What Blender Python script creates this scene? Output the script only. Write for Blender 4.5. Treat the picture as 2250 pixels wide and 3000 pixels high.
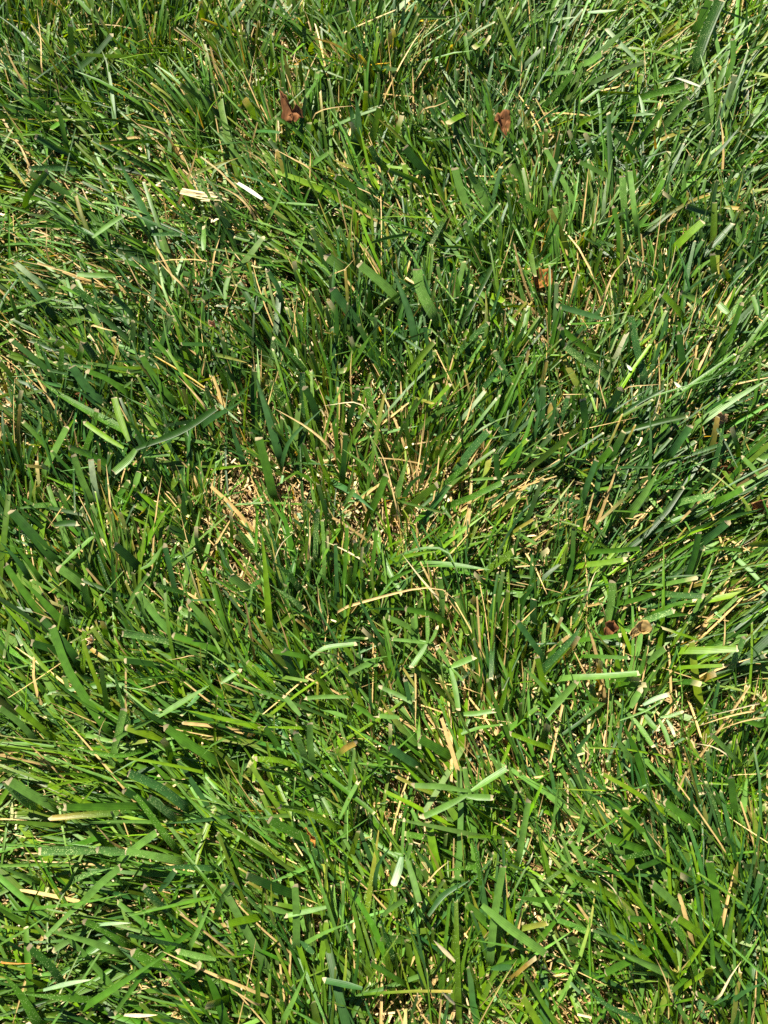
import bpy, math, random
import numpy as np
from mathutils import Vector

# ------------------------------------------------------------------ camera, sky, sun, exposure
scene = bpy.context.scene
for o in list(bpy.data.objects):
    bpy.data.objects.remove(o)
COL = scene.collection
PW, PH = 2250.0, 3000.0                     # photograph size
CAM_H, TILT, VFOV = 0.80, math.radians(20), math.radians(58)
cd = bpy.data.cameras.new('camera')
cam = bpy.data.objects.new('camera', cd)
COL.objects.link(cam)
cam.location = (0, 0, CAM_H)
cam.rotation_euler = (TILT, 0, 0)
cd.sensor_fit = 'VERTICAL'
cd.sensor_height = 4.8
cd.sensor_width = 3.6
cd.lens = 2.4 / math.tan(VFOV / 2)
cd.clip_start, cd.clip_end = 0.01, 200
cd.dof.use_dof = True
cd.dof.focus_distance = 0.86
cd.dof.aperture_fstop = 2.4
scene.camera = cam

SUN_AZ, SUN_EL = math.radians(116), math.radians(52)       # azimuth from +X
world = bpy.data.worlds.new('World')
scene.world = world
world.use_nodes = True
wn = world.node_tree.nodes
sky = wn.new('ShaderNodeTexSky')
sky.sky_type = 'NISHITA'
sky.sun_disc = False
sky.sun_elevation = SUN_EL
sky.sun_rotation = math.radians(90) - SUN_AZ
sky.altitude = 2600
sky.air_density = .8
sky.dust_density = .2
bg = wn['Background']
bg.inputs['Strength'].default_value = 0.05
world.node_tree.links.new(sky.outputs[0], bg.inputs['Color'])
sd = bpy.data.lights.new('sun', 'SUN')
sd.energy = 5.0
sd.angle = math.radians(0.53)
sd.color = (1.0, 0.94, 0.80)
sun = bpy.data.objects.new('sun', sd)
COL.objects.link(sun)
sdir = Vector((math.cos(SUN_EL) * math.cos(SUN_AZ), math.cos(SUN_EL) * math.sin(SUN_AZ), math.sin(SUN_EL)))
sun.rotation_euler = sdir.to_track_quat('Z', 'Y').to_euler()
sun.location = sdir * 3
vs = scene.view_settings
vs.view_transform = 'Standard'
vs.look = 'None'
vs.exposure = 1.45
vs.gamma = 1
vs.use_curve_mapping = False
scene.cycles.use_denoising = False
scene.cycles.max_bounces = 6
scene.cycles.diffuse_bounces = 2

rng = np.random.default_rng(11)
random.seed(5)

# ------------------------------------------------------------------ pixel -> point at a height
CT, ST = math.cos(TILT), math.sin(TILT)
TV = math.tan(VFOV / 2)
def ray(px, py):
    px = np.asarray(px, float); py = np.asarray(py, float)
    a = (px - PW / 2) / (PH / 2) * TV
    b = (PH / 2 - py) / (PH / 2) * TV
    return np.stack([a, b * CT + ST, b * ST - CT], -1)       # camera axes turned by the tilt about X
def at(px, py, z):
    d = ray(px, py)
    t = (z - CAM_H) / d[..., 2]
    p = d * t[..., None]
    p[..., 2] += CAM_H
    return p, t                                             # t = depth along the optical axis
def to_px(p):
    q = p - np.array([0, 0, CAM_H])
    y = q[..., 1] * CT + q[..., 2] * ST
    z = -(-q[..., 1] * ST + q[..., 2] * CT)
    return PW / 2 + q[..., 0] / z / TV * PH / 2, PH / 2 - y / z / TV * PH / 2
M_PER_PX = TV / (PH / 2)

# ------------------------------------------------------------------ materials
def new_mat(name):
    m = bpy.data.materials.new(name)
    m.use_nodes = True
    nt = m.node_tree
    nt.nodes.clear()
    return m, nt, nt.nodes.new, nt.links.new
def leaf_material(name, rough, spec, trans, gain, specks):
    m, nt, N, L = new_mat(name)
    out = N('ShaderNodeOutputMaterial')
    at_ = N('ShaderNodeAttribute'); at_.attribute_name = 'tint'
    uv = N('ShaderNodeAttribute'); uv.attribute_name = 'strip'        # x across -1..1, y metres along, z specks
    sep = N('ShaderNodeSeparateXYZ'); L(uv.outputs['Vector'], sep.inputs[0])
    tc = N('ShaderNodeTexCoord')
    # soft mottling
    no = N('ShaderNodeTexNoise'); no.inputs['Scale'].default_value = 170; no.inputs['Detail'].default_value = 3
    L(tc.outputs['Object'], no.inputs['Vector'])
    mr = N('ShaderNodeMapRange'); mr.inputs[1].default_value = .3; mr.inputs[2].default_value = .7
    mr.inputs[3].default_value = .78; mr.inputs[4].default_value = 1.2
    L(no.outputs[0], mr.inputs[0])
    # parallel veins
    vm = N('ShaderNodeMath'); vm.operation = 'MULTIPLY'; vm.inputs[1].default_value = 15.0
    L(sep.outputs[0], vm.inputs[0])
    vsn = N('ShaderNodeMath'); vsn.operation = 'SINE'; L(vm.outputs[0], vsn.inputs[0])
    vr = N('ShaderNodeMapRange'); vr.inputs[1].default_value = -1; vr.inputs[2].default_value = 1
    vr.inputs[3].default_value = .95; vr.inputs[4].default_value = 1.04
    L(vsn.outputs[0], vr.inputs[0])
    mu = N('ShaderNodeMath'); mu.operation = 'MULTIPLY'; L(mr.outputs[0], mu.inputs[0]); L(vr.outputs[0], mu.inputs[1])
    sc = N('ShaderNodeVectorMath'); sc.operation = 'SCALE'; L(at_.outputs['Color'], sc.inputs[0]); L(mu.outputs[0], sc.inputs['Scale'])
    colour = sc.outputs[0]
    if specks:
        vo = N('ShaderNodeTexVoronoi'); vo.inputs['Scale'].default_value = 850
        L(tc.outputs['Object'], vo.inputs['Vector'])
        n2 = N('ShaderNodeTexNoise'); n2.inputs['Scale'].default_value = 120
        L(tc.outputs['Object'], n2.inputs['Vector'])
        th = N('ShaderNodeMath'); th.operation = 'MULTIPLY'; L(n2.outputs[0], th.inputs[0]); L(sep.outputs[2], th.inputs[1])
        lt = N('ShaderNodeMath'); lt.operation = 'LESS_THAN'; L(vo.outputs['Distance'], lt.inputs[0]); L(th.outputs[0], lt.inputs[1])
        mx = N('ShaderNodeMix'); mx.data_type = 'RGBA'
        L(lt.outputs[0], mx.inputs[0]); L(colour, mx.inputs[6]); mx.inputs[7].default_value = (.30, .40, .14, 1)
        colour = mx.outputs[2]
    pb = N('ShaderNodeBsdfPrincipled')
    L(colour, pb.inputs['Base Color'])
    pb.inputs['Roughness'].default_value = rough
    pb.inputs['Specular IOR Level'].default_value = spec
    bu = N('ShaderNodeBump'); bu.inputs['Strength'].default_value = .15; bu.inputs['Distance'].default_value = .0002
    L(vsn.outputs[0], bu.inputs['Height']); L(bu.outputs[0], pb.inputs['Normal'])
    tr = N('ShaderNodeBsdfTranslucent')
    tm = N('ShaderNodeVectorMath'); tm.operation = 'MULTIPLY'; L(colour, tm.inputs[0]); tm.inputs[1].default_value = gain
    L(tm.outputs[0], tr.inputs['Color'])
    ms = N('ShaderNodeMixShader'); ms.inputs[0].default_value = trans
    L(pb.outputs[0], ms.inputs[1]); L(tr.outputs[0], ms.inputs[2])
    L(ms.outputs[0], out.inputs['Surface'])
    return m
M_BLADE = leaf_material('grass_blade_green', .42, .30, .20, (2.9, 2.4, .25), True)
M_STRAW = leaf_material('dry_straw', .6, .3, .22, (1.1, 1.0, .8), False)
M_LEAF = leaf_material('dead_leaf_brown', .75, .2, .2, (1.6, 1.1, .8), False)

m, nt, N, L = new_mat('soil')
out = N('ShaderNodeOutputMaterial'); pb = N('ShaderNodeBsdfPrincipled'); tc = N('ShaderNodeTexCoord')
no = N('ShaderNodeTexNoise'); no.inputs['Scale'].default_value = 60; no.inputs['Detail'].default_value = 8
L(tc.outputs['Object'], no.inputs['Vector'])
cr = N('ShaderNodeValToRGB')
cr.color_ramp.elements[0].position = .35; cr.color_ramp.elements[0].color = (.025, .017, .010, 1)
cr.color_ramp.elements[1].position = .72; cr.color_ramp.elements[1].color = (.11, .075, .04, 1)
L(no.outputs[0], cr.inputs[0]); L(cr.outputs[0], pb.inputs['Base Color'])
pb.inputs['Roughness'].default_value = .95
bu = N('ShaderNodeBump'); bu.inputs['Distance'].default_value = .003; L(no.outputs[0], bu.inputs['Height']); L(bu.outputs[0], pb.inputs['Normal'])
L(pb.outputs[0], out.inputs['Surface'])
M_SOIL = m

# ------------------------------------------------------------------ strip meshes (many blades at once)
def unit(v):
    return v / np.maximum(np.linalg.norm(v, axis=-1, keepdims=True), 1e-9)
def strip_mesh(name, P, S, HW, fold, TINT, SPK, jag, along):
    """P (n,m,3) centre lines, S unit side vectors, HW half widths, fold depth as share of half width, TINT (n,m,3), jag (n,3)."""
    n, m_, _ = P.shape
    T = np.empty_like(P)
    T[:, 1:-1] = P[:, 2:] - P[:, :-2]; T[:, 0] = P[:, 1] - P[:, 0]; T[:, -1] = P[:, -1] - P[:, -2]
    T = unit(T)
    S = unit(S - T * np.sum(S * T, -1, keepdims=True))
    Nn = np.cross(S, T)
    V = np.empty((n, m_, 3, 3), np.float32)
    V[:, :, 0] = P - S * HW[..., None]
    V[:, :, 1] = P - Nn * (HW * fold)[..., None]
    V[:, :, 2] = P + S * HW[..., None]
    V[:, -1] += T[:, -1][:, None, :] * jag[..., None]
    idx = np.arange(n * m_ * 3).reshape(n, m_, 3)
    F = np.stack([idx[:, :-1, :-1], idx[:, :-1, 1:], idx[:, 1:, 1:], idx[:, 1:, :-1]], -1).reshape(-1, 4)
    me = bpy.data.meshes.new(name)
    me.vertices.add(n * m_ * 3)
    me.vertices.foreach_set('co', V.reshape(-1))
    me.loops.add(F.size)
    me.loops.foreach_set('vertex_index', F.reshape(-1).astype(np.int32))
    me.polygons.add(len(F))
    me.polygons.foreach_set('loop_start', np.arange(0, F.size, 4, dtype=np.int32))
    me.polygons.foreach_set('loop_total', np.full(len(F), 4, np.int32))
    me.polygons.foreach_set('use_smooth', np.ones(len(F), bool))
    me.update(calc_edges=True)
    c = np.ones((n, m_, 3, 4), np.float32)
    c[..., :3] = TINT[:, :, None, :]
    a = me.attributes.new('tint', 'FLOAT_COLOR', 'POINT'); a.data.foreach_set('color', c.reshape(-1))
    st = np.zeros((n, m_, 3, 3), np.float32)
    st[..., 0] = np.array([-1, 0, 1.])
    st[..., 1] = along[:, :, None]
    st[..., 2] = SPK[:, None, None]
    a = me.attributes.new('strip', 'FLOAT_VECTOR', 'POINT'); a.data.foreach_set('vector', st.reshape(-1))
    return me
def link(name, me, mat, parent=None, **props):
    o = bpy.data.objects.new(name, me)
    if mat: me.materials.append(mat)
    COL.objects.link(o)
    o.parent = parent
    for k, v in props.items(): o[k] = v
    return o

# ------------------------------------------------------------------ the lay of the lawn: direction, flatness, straw (display px of a 1659-wide view)
LAY = '''100,80,95,.25,.05 400,80,95,.3,.1 620,60,85,.4,.5 900,60,70,.3,.1 1150,80,60,.5,.15 1300,130,25,1.1,.1 1500,60,55,.7,.1 1600,200,50,.8,.1
100,250,130,.4,.15 300,280,140,.5,.25 500,300,120,.35,.2 700,250,100,.2,.1 900,250,85,.15,.1 1100,250,95,.3,.1 1300,250,25,1.1,.15 1450,280,35,1.0,.1
100,420,175,.8,.3 350,430,160,.85,.5 500,430,150,.7,.7 700,400,125,.5,.2 900,420,130,.6,.15 1100,380,115,.5,.15 1300,380,95,.4,.15 1500,350,50,.6,.2
100,580,160,.8,.4 300,600,160,.8,.4 500,600,140,.6,.3 700,560,135,.6,.15 900,580,130,.55,.2 1100,560,110,.4,.2 1300,580,90,.4,.35 1500,560,70,.3,.15 1620,500,60,.4,.15
80,750,135,.5,.3 300,750,145,.5,.15 500,720,140,.5,.1 700,720,125,.4,.15 900,750,100,.3,.1 1050,720,80,.3,.1 1250,780,100,.4,.55 1450,720,60,.4,.5 1620,780,50,.5,.3
100,920,100,.3,.6 300,900,130,.4,.2 500,930,120,.4,.2 700,900,110,.3,.25 850,900,90,.3,.5 1000,880,70,.3,.2 1250,950,70,.3,.7 1450,900,50,.6,.25 1600,900,45,.6,.5
100,1100,130,.4,.15 300,1080,110,.4,.35 560,1090,140,.5,.95 750,1080,95,.2,.5 900,1080,60,.4,.85 1100,1050,60,.5,.2 1300,1100,50,.6,.25 1550,1080,35,.7,.3
100,1300,125,.5,.1 300,1300,120,.5,.15 500,1250,140,.6,.45 750,1230,93,.1,.4 1000,1220,20,.6,1 1150,1200,40,.5,.5 1350,1250,30,.7,.2 1550,1250,12,.8,.2
100,1500,140,.6,.1 300,1450,125,.5,.15 500,1430,150,.6,.2 700,1400,110,.4,.2 850,1400,100,.4,.2 1000,1420,120,.5,.3 1200,1430,60,.5,.2 1400,1400,15,.7,.2 1600,1480,12,.8,.6
100,1650,160,.7,.2 300,1650,150,.7,.1 500,1620,140,.6,.1 750,1650,140,.6,.2 950,1600,120,.5,.4 1100,1620,110,.5,.3 1300,1600,60,.7,.3 1500,1620,20,.7,.9 1620,1700,60,.5,.6
150,1800,178,.9,.15 400,1800,172,.9,.15 650,1780,160,.8,.1 850,1830,110,.5,.1 1000,1780,115,.6,.3 1200,1720,140,.5,.65 1400,1800,145,.8,.4 1600,1850,110,.6,.15
150,1980,178,.9,.1 400,1980,170,.9,.1 650,1980,150,.7,.1 850,1980,110,.5,.2 1050,1980,130,.6,.4 1300,1980,165,.8,.3 1500,1950,120,.6,.15 1620,2050,100,.5,.15
150,2150,150,.7,.15 400,2130,200,.7,.1 650,2150,120,.6,.15 850,2150,100,.6,.4 1050,2150,80,.6,.5 1300,2150,150,.6,.7 1500,2130,110,.5,.3'''
lay = np.array([[float(v) for v in s.split(',')] for s in LAY.split()])
lay[:, :2] *= PW / 1659.0
lp, _ = at(lay[:, 0], lay[:, 1], np.full(len(lay), .03))
lang = np.radians(lay[:, 2])
ldir = unit(np.stack([np.cos(lang), np.sin(lang) / .78], -1))
def field(xy):
    d2 = ((xy[:, None, :] - lp[None, :, :2]) ** 2).sum(-1)
    lw = -d2 / (2 * .042 ** 2)
    lw -= lw.max(1, keepdims=True)
    w = np.exp(lw); w /= w.sum(1, keepdims=True)
    v = w @ ldir
    return np.arctan2(v[:, 1], v[:, 0]), w @ lay[:, 3], w @ lay[:, 4]
def field_all(xy):
    r = [field(c) for c in np.array_split(xy, max(1, len(xy) // 4000))]
    return [np.concatenate(k) for k in zip(*r)]
def wave(xy, seed, s):
    """cheap smooth random field, about -1..1"""
    g = np.random.default_rng(seed)
    out = 0
    for k in range(7):
        a = g.uniform(0, 6.28); f = s * g.uniform(.6, 1.7)
        out = out + np.sin((xy[:, 0] * math.cos(a) + xy[:, 1] * math.sin(a)) * f + g.uniform(0, 6.28))
    return out / 3.0

# ground
bpy_me = bpy.data.meshes.new('ground')
gx = np.linspace(-1, 1, 61); gy = np.linspace(-.6, 1.6, 67)
vv = []
for y in gy:
    for x in gx:
        vv.append((x, y, 0))
z = wave(np.array(vv)[:, :2], 3, 45) * .002 - .003
vv = [(a, b, float(c)) for (a, b, _), c in zip(vv, z)]
ff = [(j * 61 + i, j * 61 + i + 1, j * 61 + i + 62, j * 61 + i + 61) for j in range(66) for i in range(60)]
k = len(vv)
vv += [(-40, -40, -.02), (40, -40, -.02), (40, 40, -.02), (-40, 40, -.02)]
c4 = [0, 60, 66 * 61 + 60, 66 * 61]
edge = [[i for i in range(61)], [j * 61 + 60 for j in range(67)], [66 * 61 + 60 - i for i in range(61)], [j * 61 for j in range(66, -1, -1)]]
for q in range(4):
    e = edge[q]
    ff += [(k + q, e[i + 1], e[i]) if i < len(e) // 2 else (k + (q + 1) % 4, e[i + 1], e[i]) for i in range(len(e) - 1)]
    ff.append((k + q, k + (q + 1) % 4, e[len(e) // 2]))
bpy_me.from_pydata(vv, [], ff)
link('ground', bpy_me, M_SOIL, kind='structure', label='dark brown soil under the lawn')

# ------------------------------------------------------------------ the mass of the lawn
GREENS = {'g': (.049, .132, .008), 'p': (.090, .190, .030), 'a': (.032, .095, .020), 'b': (.098, .195, .004), 'd': (.021, .068, .006),
          'w': (.12, .22, .085), 's': (.56, .40, .17), 'c': (.70, .58, .34), 'y': (.32, .22, .045), 'k': (.070, .140, .007),
          'r': (.26, .10, .035), 'o': (.50, .20, .04)}
TAN = np.array((.52, .43, .24))
X0, X1, Y0, Y1 = -.62, .62, -.32, 1.22
def scatter(n):
    return np.stack([rng.uniform(X0, X1, n), rng.uniform(Y0, Y1, n)], -1)
def in_view(xy, pad):
    u, v = to_px(np.concatenate([xy, np.full((len(xy), 1), .03)], 1))
    return (u > -pad) & (u < PW + pad) & (v > -pad) & (v < PH + pad)

def make_grass(tufts):
    """tufts of blades, each tuft with its own lean, height and tone"""
    c = scatter(tufts)
    c = c[in_view(c, 330) | (rng.random(len(c)) < .45)]
    az, flat, dry = field_all(c)
    keep = rng.random(len(c)) < np.clip(1.1 - .95 * np.clip(dry - .12, 0, 1) + .15 * wave(c, 21, 70), .08, 1)
    c, az, flat, dry = c[keep], az[keep], flat[keep], dry[keep]
    k = len(c)
    az = az + rng.normal(0, .28, k) + .22 * wave(c, 5, 60)
    flat = np.clip((flat - .5) * 1.2 + .57 + rng.normal(0, .13, k) + .13 * wave(c, 8, 50), 0, 1)
    high = np.exp(rng.normal(0, .20, k) + .12 * wave(c, 13, 40))
    tone = rng.random(k)
    cnt = rng.integers(9, 27, k)
    ti = np.repeat(np.arange(k), cnt)
    n = len(ti)
    off = rng.normal(0, .0062, (n, 2))
    xy = c[ti] + off
    az = az[ti] + rng.normal(0, .30, n)
    splay = np.arctan2(off[:, 1], off[:, 0]) - az
    az = az + .28 * np.sin(splay)
    stray = rng.random(n) < .17
    az[stray] = rng.uniform(-math.pi, math.pi, stray.sum())
    flat = np.clip(flat[ti] + rng.normal(0, .13, n), 0, 1)
    dry = dry[ti]; high = high[ti]; tone = tone[ti]
    m_ = 7
    e0 = np.radians(76 - 46 * flat + rng.normal(0, 9, n))
    e1 = np.radians(44 - 56 * flat + rng.normal(0, 22, n))
    length = rng.uniform(.055, .125, n) + .05 * flat * rng.random(n)
    ss = np.array([0, .2, .4, .6, .8, 1.0])
    t = np.linspace(0, 1, m_ - 1)
    el = e0[:, None] + (e1 - e0)[:, None] * (t[None] ** .8)
    azr = az[:, None] + (rng.normal(0, .22, n)[:, None]) * t[None] ** 1.5
    stp = np.stack([np.cos(el) * np.cos(azr), np.cos(el) * np.sin(azr), np.sin(el)], -1)
    seg = (length / (m_ - 2))[:, None, None]
    mid = (stp[:, 1:] + stp[:, :-1]) / 2 * seg
    P = np.concatenate([np.zeros((n, 1, 3)), np.cumsum(mid, 1)], 1)
    # mown: squeeze what stands above the mower's height
    mow = np.clip((.046 - .013 * flat) * high + rng.normal(0, .0055, n), .012, .055)
    sc = np.minimum(1, mow / np.maximum(P[..., 2].max(1), .001))
    P[..., 2] *= sc[:, None]
    P[..., :2] *= (sc ** (1 - flat))[:, None, None]      # blades pressed flat keep their reach
    L_ = length * sc
    P[..., 0] += xy[:, 0, None]; P[..., 1] += xy[:, 1, None]; P[..., 2] += rng.uniform(-.002, .004, n)[:, None]
    # extra row close to the tip for the cut end
    cut = rng.random(n) < .45
    lastd = P[:, -1] - P[:, -2]
    ll = np.linalg.norm(lastd, axis=-1)
    back = np.clip(rng.uniform(.0009, .0022, n) / np.maximum(ll, 1e-4), 0, .6)
    pen = P[:, -1] - lastd * back[:, None]
    P = np.concatenate([P[:, :-1], pen[:, None], P[:, -1:]], 1)
    hw = np.exp(rng.normal(math.log(.0013), .50, n))
    hw = np.clip(hw, .0005, .0036)
    prof = np.array([.55, .85, 1, .98, .9, .76, .7])
    HW = hw[:, None] * prof[None]
    HW[~cut] = hw[~cut][:, None] * np.array([.6, .85, 1, .92, .68, .14, .04])[None]
    z3 = np.array([0, 0, 1.])
    Tm = unit(P[:, 3] - P[:, 1])
    side = np.cross(Tm, z3[None])
    bad = np.linalg.norm(side, axis=-1) < .3
    ra = rng.uniform(0, 6.28, n)
    side[bad] = np.stack([np.cos(ra), np.sin(ra), np.zeros(n)], -1)[bad]
    side = unit(side)
    nn = unit(np.cross(side, Tm))
    roll = rng.normal(0, .62, n)
    twist = rng.normal(0, .35, n)
    ang = roll[:, None] + twist[:, None] * np.linspace(-.5, .5, m_)[None]
    S = side[:, None] * np.cos(ang)[..., None] + nn[:, None] * np.sin(ang)[..., None]
    # colours
    keys = np.array([GREENS[q] for q in 'gpabdk'])
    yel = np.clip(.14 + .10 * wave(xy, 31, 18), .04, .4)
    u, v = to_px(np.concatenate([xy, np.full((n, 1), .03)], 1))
    yel = yel + .30 * np.exp(-((u - 200) / 700) ** 2 - (v / 380) ** 2) + .12 * np.clip((v - 1900) / 500, 0, 1)  # backlight and bright foreground put into the colour as more yellow-green
    deep, pale = np.full(n, .12), np.full(n, .13)                    # shaded and sunlit zones of the lawn, put into the blade colours
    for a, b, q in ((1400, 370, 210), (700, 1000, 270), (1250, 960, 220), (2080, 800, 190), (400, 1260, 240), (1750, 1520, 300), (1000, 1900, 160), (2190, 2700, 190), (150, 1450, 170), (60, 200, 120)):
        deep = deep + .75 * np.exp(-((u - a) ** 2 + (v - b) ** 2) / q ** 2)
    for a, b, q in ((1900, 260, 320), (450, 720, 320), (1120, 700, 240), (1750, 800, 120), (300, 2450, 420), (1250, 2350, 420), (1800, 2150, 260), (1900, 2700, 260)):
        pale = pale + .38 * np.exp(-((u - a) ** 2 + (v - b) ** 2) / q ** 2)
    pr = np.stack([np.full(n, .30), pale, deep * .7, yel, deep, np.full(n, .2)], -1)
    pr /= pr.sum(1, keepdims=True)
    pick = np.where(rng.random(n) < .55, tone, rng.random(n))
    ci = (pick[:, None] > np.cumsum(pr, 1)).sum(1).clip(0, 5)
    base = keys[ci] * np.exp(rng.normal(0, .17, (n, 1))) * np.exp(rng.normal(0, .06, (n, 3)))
    dead = rng.random(n) < .035 + .22 * dry
    base[dead] = np.array((.50, .35, .14)) * np.exp(rng.normal(0, .2, (dead.sum(), 1)))
    HW[dead] *= .5
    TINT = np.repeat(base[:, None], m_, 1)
    sheath = np.array((.30, .30, .10))
    f = np.array([.85, .35, .05, 0, 0, 0, 0])[None, :, None] * rng.uniform(.2, 1, n)[:, None, None]
    TINT = TINT * (1 - f) + sheath * f
    # yellowing ends on some
    ye = (rng.random(n) < .07)
    g_ = np.array([0, 0, 0, .1, .35, .8, 1.])[None, :, None] * (ye * rng.uniform(.4, 1, n))[:, None, None]
    TINT = TINT * (1 - g_) + np.array((.40, .27, .06)) * g_
    TINT[cut, -1] = TAN * np.exp(rng.normal(0, .16, (cut.sum(), 1)))
    TINT[cut, -2] = TINT[cut, -2] * .95 + TAN * .05
    jag = rng.normal(0, .0009, (n, 3)) * cut[:, None]
    spk = np.where(rng.random(n) < .2, rng.uniform(.15, .45, n), rng.uniform(0, .12, n))
    along = np.repeat(np.linspace(0, 1, m_)[None], n, 0) * L_[:, None]
    return [P, S, HW, np.clip(rng.normal(.28, .2, n), -.1, .8)[:, None], TINT, spk, jag, along]
def make_litter(n, zlo, zhi, llo, lhi, whw, palette, dry_bias, align, sag=.003):
    xy = scatter(n)
    keep = in_view(xy, 250) | (rng.random(n) < .3)
    xy = xy[keep]
    az, flat, dry = field_all(xy)
    keep = rng.random(len(xy)) < np.clip((1 - dry_bias) + dry_bias * dry * 1.4, 0, 1)
    xy, az, dry = xy[keep], az[keep], dry[keep]
    n = len(xy)
    az = az + rng.normal(0, align, n)
    L_ = rng.uniform(llo, lhi, n)
    el = rng.normal(0, .16, n)
    m_ = 4
    t = np.linspace(-.5, .5, m_)
    bend = rng.normal(0, .5, n)
    a = az[:, None] + bend[:, None] * t[None]
    st = np.stack([np.cos(a) * np.cos(el)[:, None], np.sin(a) * np.cos(el)[:, None], np.repeat(np.sin(el)[:, None], m_, 1) - .25 * t[None]], -1)
    P = np.cumsum(st * (L_ / m_)[:, None, None], 1)
    P -= P.mean(1, keepdims=True)
    zc = rng.uniform(zlo, zhi, n) * (.6 + .6 * dry)
    P[..., 0] += xy[:, 0, None]; P[..., 1] += xy[:, 1, None]; P[..., 2] += zc[:, None]
    P[..., 2] = np.maximum(P[..., 2], .001)
    HW = np.repeat((whw * np.exp(rng.normal(0, .3, n)))[:, None], m_, 1)
    S = np.cross(unit(P[:, -1] - P[:, 0]), np.array([0, 0, 1.])[None])
    ro = rng.normal(0, .6, n)
    S = unit(S) * np.cos(ro)[:, None] + np.array([0, 0, 1.])[None] * np.sin(ro)[:, None]
    S = np.repeat(S[:, None], m_, 1)
    pal = np.array(palette)
    base = pal[rng.integers(0, len(pal), n)] * np.exp(rng.normal(0, .22, (n, 1)))
    return P, S, HW, rng.uniform(.2, .7, n)[:, None], np.repeat(base[:, None], m_, 1), np.zeros(n), rng.normal(0, .0006, (n, 3)), np.repeat(t[None], n, 0)
STRAWS = [(.46, .31, .12), (.58, .45, .24), (.38, .24, .09), (.48, .33, .15), (.30, .18, .07), (.54, .41, .20)]
link('dry_thatch', strip_mesh('dry_thatch', *make_litter(120000, .002, .028, .012, .05, .00052, STRAWS, .7, .7)), M_STRAW, kind='stuff',
     label='tan dry straw thatch lying between the grass blades', category='thatch')
link('cut_grass_bits', strip_mesh('cut_grass_bits', *make_litter(6000, .02, .044, .005, .018, .0010,
     [GREENS['p'], GREENS['g'], GREENS['w'], GREENS['c'], (.35, .36, .15), GREENS['p']], .2, 1.6)), M_BLADE, kind='stuff',
     label='small scattered green and cream mower clippings on the lawn', category='clippings')
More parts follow.
